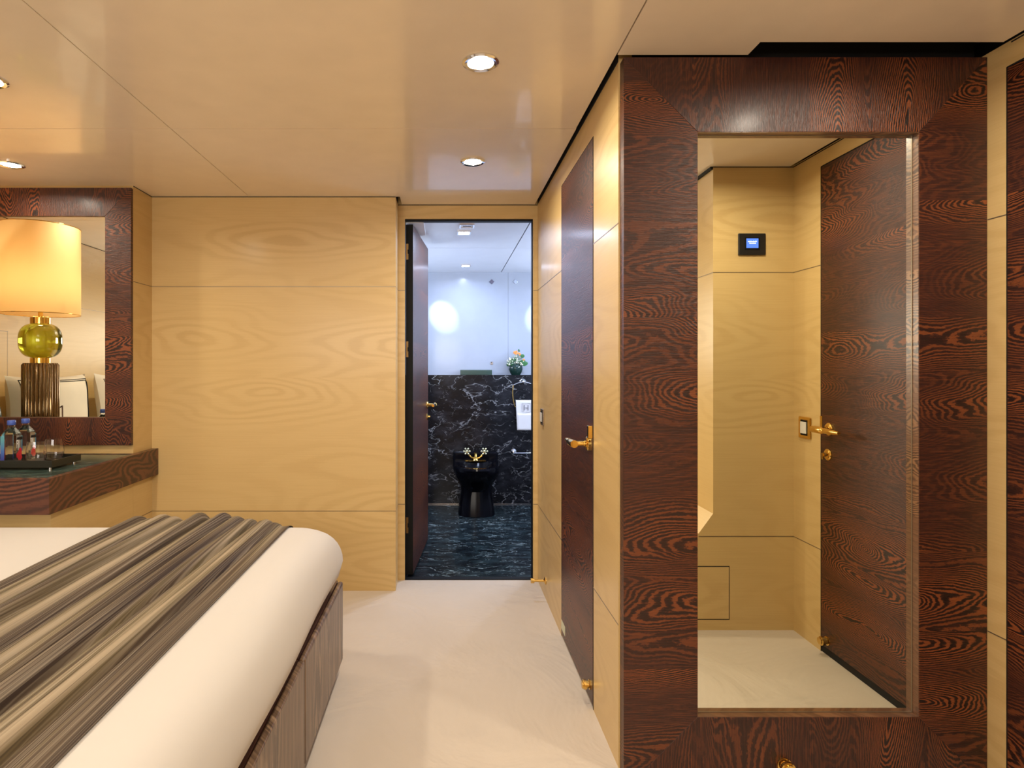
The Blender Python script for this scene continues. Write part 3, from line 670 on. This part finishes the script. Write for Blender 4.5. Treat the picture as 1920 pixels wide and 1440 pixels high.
# tray
tx0, tx1, ty0, ty1, tz0, tz1 = -2.10, -1.658, 2.513, 2.714, .766, .795
r = thing('serving_tray', (-1.88, 2.61, CT), 'black rectangular tray holding bottles and glasses on the counter', 'tray')
m = MB(); m.box(tx0, tx1, ty0, ty1, tz0, tz0 + .006)
m.box(tx0, tx1, ty0, ty0 + .006, tz0 + .006, tz1); m.box(tx0, tx1, ty1 - .006, ty1, tz0 + .006, tz1); m.box(tx0, tx0 + .006, ty0 + .006, ty1 - .006, tz0 + .006, tz1); m.box(tx1 - .006, tx1, ty0 + .006, ty1 - .006, tz0 + .006, tz1)
m.build('tray_body', plain('black_tray_lacquer', (.016, .017, .013), .28), r)
for a in (tx0 + .02, tx1 - .02):
    for b in (ty0 + .02, ty1 - .02):
        MB().lathe([(0, 0), (.006, 0), (.006, tz0 - CT + .0015), (0, tz0 - CT + .0015)], 10, Matrix.Translation((a, b, CT - .0018)), cap=False).build('foot', chrome, r, smooth=True)
TZ = tz0 + .006
# bottles
cap_m = plain('blue_cap', (.05, .10, .42), .35); teal = None
t = NT('blue_label_print'); co, x, y, z = t.coords()
t.set(color=t.ramp(t.math('DIVIDE', z, .12), [(.05, (.05, .03, .28)), (.45, (.05, .14, .45)), (.85, (.10, .34, .42))]), rough=.35); teal = t.m
red_m = plain('red_flower_print', (.75, .03, .05), .5); ink = plain('label_black', (.01, .01, .012), .5); wink = plain('label_white', (.8, .8, .8), .5)
def text_mesh(txt, size, M, name, mat, parent):
    cu = bpy.data.curves.new('txt', 'FONT'); cu.body = txt; cu.size = size; cu.extrude = .0002
    to = bpy.data.objects.new('txt', cu); C.objects.link(to); bpy.context.view_layer.update()
    me = bpy.data.meshes.new_from_object(to.evaluated_get(bpy.context.evaluated_depsgraph_get()))
    bpy.data.objects.remove(to); me.transform(M); me.name = name; me.materials.clear(); me.materials.append(mat)
    o = bpy.data.objects.new(name, me); C.objects.link(o); o.parent = parent; return o
def bottle(X, Y, rz, label):
    r = thing('water_bottle', (X, Y, TZ + .0005), label, 'bottle', 'water bottles on the tray'); off = Vector((X, Y, TZ + .0005)); a = .029; ch = .006
    def sec(s_, c_): return [(-s_ + c_, -s_), (s_ - c_, -s_), (s_, -s_ + c_), (s_, s_ - c_), (s_ - c_, s_), (-s_ + c_, s_), (-s_, s_ - c_), (-s_, -s_ + c_)]
    m = MB(); M = Matrix.Translation(off) @ Matrix.Rotation(rz, 4, 'Z')
    rings = [(0, a * .93, ch), (.004, a, ch), (.122, a, ch), (.128, a * .97, ch), (.153, .0145, .0085), (.158, .0125, .0073), (.168, .0125, .0073)]
    for z, s_, c_ in rings: m.v += [M @ Vector((p[0], p[1], z)) for p in sec(s_, c_)]
    for i in range(len(rings) - 1):
        for j in range(8):
            j2 = (j + 1) % 8; m.f.append((i * 8 + j, i * 8 + j2, i * 8 + 8 + j2, i * 8 + 8 + j))
    m.f.append(tuple(range(8))[::-1]); m.f.append(tuple(len(rings) * 8 - 8 + j for j in range(8)))
    m.build('bottle_body', water, r)
    MB().lathe([(0, 0), (.0155, 0), (.0165, .002), (.016, .018), (.0145, .0205), (0, .0205)], 28, Matrix.Translation(off + Vector((0, 0, .166))), cap=False).build('cap', cap_m, r, smooth=True)
    # right-hand face carries the name and the red flower, the far face the blue print
    e = .0004
    MB().box(-a + .001, -a * .45, -a - e, -a - e * .2, .012, .120, M).build('blue_label', teal, r)
    MB().box(a + e * .2, a + e, a - .009, a - .001, .050, .118, M).build('label_band', teal, r)
    TM = Matrix.Rotation(rz, 4, 'Z') @ Matrix.Translation((a + e * 1.6, -.019, .068)) @ Matrix.Rotation(R(90), 4, 'Z') @ Matrix.Rotation(R(90), 4, 'X') @ Matrix.Diagonal((.66, 1.65, 1, 1))
    text_mesh('FIJI', .030, TM, 'brand_lettering', wink, r)
    m = MB(); m.box(a + e * .2, a + e * 1.2, -.014, a - .002, .100, .113, M); m.build('dark_print', ink, r)
    m = MB()
    for q, (dy, dz, s_) in enumerate(((.004, .040, .017), (-.008, .036, .012), (.010, .055, .011), (.010, .026, .013), (.0, .024, .010))):
        pts = []
        for k_ in range(16):
            an = 2 * PI * k_ / 16; rad = s_ * (1 + .12 * math.sin(5 * an + q)); pts.append((max(-a + .002, min(a - .001, dy + rad * math.cos(an))), dz + rad * math.sin(an)))
        n = len(m.v); m.v += [M @ Vector((a + e * (2 + q * .3), y_, z_)) for y_, z_ in pts]; m.f.append(tuple(range(n, n + 16)))
    m.build('flower_print', red_m, r)
bottle(-1.882, 2.588, R(8), 'water bottle with blue cap, nearer of the two on the black tray')
bottle(-1.880, 2.672, R(8), 'water bottle with blue cap, farther back and right on the black tray')
def tumbler(X, Y, label):
    o = MB().lathe([(0, 0), (.022, 0), (.030, .004), (.0385, .030), (.0385, .050), (.0345, .085), (.0325, .098), (.0319, .098), (.0338, .085), (.0376, .050), (.0374, .031), (.029, .008), (0, .005)], 40, cap=False)
    o = o.build('drinking_glass', clear, None, smooth=True); o.location = (X, Y, TZ + .0008); tag(o, label, 'glass', 'stemless glasses on the tray'); return o
tumbler(-1.738, 2.650, 'clear stemless glass nearest the right end of the black tray')
tumbler(-1.757, 2.562, 'clear stemless glass standing between the bottles and the other glass')
# table lamp (out of frame on the counter, seen in the vanity mirror)
LX, LY = -2.28, 2.59
r = thing('table_lamp', (LX, LY, CT), 'lit table lamp with cream drum shade and green glass ball, reflected in mirror', 'lamp')
T = Matrix.Translation((LX, LY, 0)); c0 = CT
MB().lathe([(0, c0), (.086, c0), (.088, c0 + .01), (.088, 1.200), (.080, 1.212), (0, 1.212)], 192, T, fl=lambda a: 1 + .09 * abs(math.sin(a * 14)) - .06, cap=False).build('fluted_base', smoke_glass, r, smooth=True)
MB().lathe([(0, 1.212), (.050, 1.212), (.050, 1.240), (0, 1.240)], 40, T, cap=False).build('lower_collar', gold, r, smooth=True)
bp = []
for i in range(25):
    a = -PI / 2 + PI * i / 24; bp.append((max(1e-6, .106 * abs(math.cos(a)) ** .62), 1.337 + .098 * math.copysign(abs(math.sin(a)) ** .80, a)))
MB().lathe(bp, 64, T, fl=lambda a: 1 - .07 * max(0, math.cos(4 * a)) ** 2, cap=False).build('glass_ball', green_glass, r, smooth=True)
MB().lathe([(0, 1.432), (.050, 1.432), (.050, 1.466), (.012, 1.468), (.012, 1.55), (0, 1.55)], 40, T, cap=False).build('upper_collar', gold, r, smooth=True)
m = MB(); m.lathe([(.195, 1.485), (.195, 1.975)], 96, T, cap=False)
sh = m.build('shade', shade_m, r, smooth=True)
m = MB()
for zz in (1.485, 1.975):
    m = MB(); m.tube([(LX + .195 * math.cos(a_ * PI / 24), LY + .195 * math.sin(a_ * PI / 24), zz) for a_ in range(48)], .0022, 6, True); m.build('shade_ring', gold, sh)
m = MB()
for q in range(3):
    a = q * 2 * PI / 3 + .4; m.tube([(LX, LY, 1.545), (LX + .193 * math.cos(a), LY + .193 * math.sin(a), 1.545)], .002, 6)
m.build('shade_spider', gold, sh)
MB().ball((LX, LY, 1.60), .03, 16).build('bulb', emissive('bulb_glow', (1, .80, .5), 9), r, smooth=True)
ld = bpy.data.lights.new('bulb', 'POINT'); ld.energy = P_LAMP; ld.color = (1, .72, .42); ld.shadow_soft_size = .03
lo = bpy.data.objects.new('bulb_light', ld); C.objects.link(lo); lo.parent = r; lo.location = (0, 0, 1.66 - CT)
m = MB(); m.tube([(LX + .088, LY - .02, .80), (LX + .06, LY - .10, .90), (LX + .02, LY - .16, .96), (LX - .05, LY - .20, .93), (LX - .10, LY - .20, .84), (LX - .14, LY - .16, .76)], .004, 8)
m.build('power_cord', plain('brown_cord', (.10, .04, .02), .5), r, smooth=True)
MB().box(LX - .065, LX - .035, LY - .225, LY - .19, .895, .955).build('inline_switch', blackedge, r, bevel=.003)
# dark green vase at the left end
r = MB().lathe([(0, 0), (.05, 0), (.075, .05), (.085, .13), (.07, .21), (.045, .25), (.05, .275), (.044, .275), (.038, .25), (0, .22)], 40, cap=False).build('ornament_vase', plain('bottle_green_glaze', (.015, .04, .03), .25), None, smooth=True)
r.scale = (.72, .72, 1); r.location = (-2.47, 2.72, CT - .001); tag(r, 'dark green rounded vase at the left edge of the vanity mirror reflection', 'vase')

# ------------------------------------------------------------------ bed
bx, by0, by1, bt = -.400, .36, 2.325, .357
r = thing('bed', (-1.5, 1.35, 0), 'wide low bed with white sheet and grey-brown wooden base', 'bed')
MB().box(-2.60, bx - .045, by0 + .03, by1 - .03, 0, .055).build('plinth', blackedge, r)
MB().box(-2.62, bx - .0205, by0, by1 - .0005, .055, bt - .002).build('base_box', bedtop, r)
for y0, y1, nm in ((1.700, by1, 'side_panel'), (1.010, 1.694, 'drawer_front'), (by0, 1.004, 'drawer_front')):
    MB().box(bx - .020, bx, y0, y1, .052, bt).build(nm, bedwood, r, bevel=.008 if nm == 'side_panel' else .003, seg=3)
    MB().box(bx - .075, bx - .0205, y0, y1, bt - .0015, bt + .002).build('ledge', bedtop, r)
MT, MBOT = .592, bt + .0025
def mattress():
    bm = bmesh.new(); n = 3
    x0, x1, y0, y1 = -2.62, -.390, .36, 2.335
    rc = .10; rt = .115
    prof = []   # (inset from outline, z)
    prof += [(.055, MBOT), (.035, MBOT + .012), (.012, MBOT + .05), (.0, MBOT + .100)]
    for i in range(9):
        a = PI / 2 * (i + 1) / 9; prof.append((.125 * (1 - math.cos(a)) ** 1.0, MBOT + .100 + (MT - MBOT - .100) * math.sin(a)))
    def outline(ins):
        pts = []; rr_ = max(.02, rc - ins * .2)
        for cx, cy, a0 in ((x1 - ins - rr_, y1 - ins - rr_, 0), (x0 + ins + rr_, y1 - ins - rr_, PI / 2), (x0 + ins + rr_, y0 + ins + rr_, PI), (x1 - ins - rr_, y0 + ins + rr_, 1.5 * PI)):
            for k_ in range(9):
                a = a0 + PI / 2 * k_ / 8; pts.append((cx + rr_ * math.cos(a), cy + rr_ * math.sin(a)))
        out = []
        for i in range(len(pts)):
            p, q = pts[i], pts[(i + 1) % len(pts)]; out.append(p)
            if math.dist(p, q) > .3:
                for k_ in range(1, 20): out.append((p[0] + (q[0] - p[0]) * k_ / 20, p[1] + (q[1] - p[1]) * k_ / 20))
        return out
    m = MB(); k = None
    rs = [outline(i_) for i_, _ in prof]; k = len(rs[0])
    for (i_, z), ring in zip(prof, rs):
        for j, p in enumerate(ring):
            wv = .004 * math.sin(p[1] * 7 + z * 9) * (1 if z < MT - .03 else .3)
            m.v.append(Vector((p[0] + (wv if p[0] > -.8 else 0), p[1], z)))
    for i in range(len(rs) - 1):
        for j in range(k): j2 = (j + 1) % k; m.f.append((i * k + j, i * k + j2, i * k + k + j2, i * k + k + j))
    m.f.append(tuple(range(k))[::-1]); m.f.append(tuple((len(rs) - 1) * k + j for j in range(k)))
    return m
mo = mattress().build('sheeted_mattress', sheet_m, r, smooth=True)
# folded throw along the foot of the bed
rr = random.Random(21)
K = 13; rid = []
for i in range(K):
    rid.append((i / (K - 1) * .90 + .01 + rr.uniform(-.012, .012), rr.uniform(.032, .050), rr.uniform(.028, .055), rr.uniform(-.03, .13), rr.uniform(0, 6), rr.uniform(.005, .012)))
XA, XB_ = -1.200, -.583
def throw(u, v):
    yy = .42 + v * 2.06                       # running length; past 2.22 it turns down over the far edge
    h = .0
    for c, wd, ht, sk, ph, am in rid:
        cc = c + sk * (v - .95) * .8 + am * math.sin(v * 5 + ph)
        q = (u - cc) / wd
        if abs(q) < 1: h = max(h, ht * (1 - q * q) ** .5 * (.75 + .25 * math.sin(v * 3 + ph)))
    h *= min(1, (1 - u) / .12 * .8 + .05) if u > .88 else 1
    h *= min(1, u / .04 + .1)
    h += .003 + .0015 * math.sin(u * 90)
    X = XA + (XB_ - XA) * u + .012 * math.sin(v * 4 + 1) * (1 - u)
    z0 = MT + .001; ye = 2.215; rad = .125
    if yy < ye: return (X, yy, z0 + h)
    s = (yy - ye) / rad
    a = min(s, PI / 2); ex = max(0, s - PI / 2) * rad
    return (X, ye + (rad + h) * math.sin(a), z0 - rad + (rad + h) * math.cos(a) - ex)
m = MB(); NU, NV = 420, 90; m.grid(throw, NU, NV); m.uv = True
tb = m.build('bed_throw', throw_m, None, smooth=True)
tag(tb, 'pleated brown and taupe striped throw laid along the foot of the bed', 'throw')
me = tb.data; uvl = me.uv_layers.new(name='UVMap')
for lp in me.loops:
    vi = lp.vertex_index; uvl.data[lp.index].uv = ((vi % (NU + 1)) / NU, (vi // (NU + 1)) / NV)
# pillows against the left wall
def pillow(cy, cz, wd, hg, label, x=-2.47, tilt=.22, mat=None):
    r = thing('bed_pillow', (x, cy, MT), label, 'pillow', None)
    def srf(side):
        def fn(u, v):
            a, b = u * 2 - 1, v * 2 - 1
            t_ = .085 * (max(0, 1 - a ** 4) ** .6) * (max(0, 1 - b ** 4) ** .6)
            pin = 1 - .09 * (1 - a * a) * abs(b) ** 3 ; pin2 = 1 - .09 * (1 - b * b) * abs(a) ** 3
            yy = a * wd / 2 * pin2; zz = b * hg / 2 * pin
            return (x + side * t_ - tilt * (zz + hg / 2) * .6 + .06, cy + yy, cz + zz)
        return fn
    m = MB(); m.grid(srf(1), 24, 24); m.grid(srf(-1), 24, 24)
    o = m.build('pillow_body', mat or plain('white_pillow_cotton', (.74, .69, .62), .8), r, smooth=True)
    if mat is None:
        f = srf(1); m = MB()
        for k_ in (.80, .86):
            loop = []
            for i in range(48):
                s_ = i / 12; q = int(s_); fr = s_ - q; a, b = ((-k_ + 2 * k_ * fr, -k_), (k_, -k_ + 2 * k_ * fr), (k_ - 2 * k_ * fr, k_), (-k_, k_ - 2 * k_ * fr))[q]
                p = f((a + 1) / 2, (b + 1) / 2); loop.append((p[0] + .002, p[1], p[2]))
            m.tube(loop, .0028, 6, True)
        m.build('piping', blackedge, r)
pillow(2.17, .955, .76, .37, 'large white pillow with black piping, at far end of bed head beside the lamp', x=-2.555, tilt=.08)
pillow(1.42, .880, .68, .53, 'large white pillow with black piping, in the middle of the bed head', x=-2.46)
pillow(.76, .880, .60, .53, 'large white pillow with black piping, nearest the viewer at bed head', x=-2.46)
o = MB().ball((-2.42, 2.02, .682), .5, 32, (.38, .50, .155)).build('flat_pillow', plain('plain_white_cotton', (.72, .68, .61), .8), None, smooth=True)
tag(o, 'plain white pillow lying flat under the far piped pillow', 'pillow')
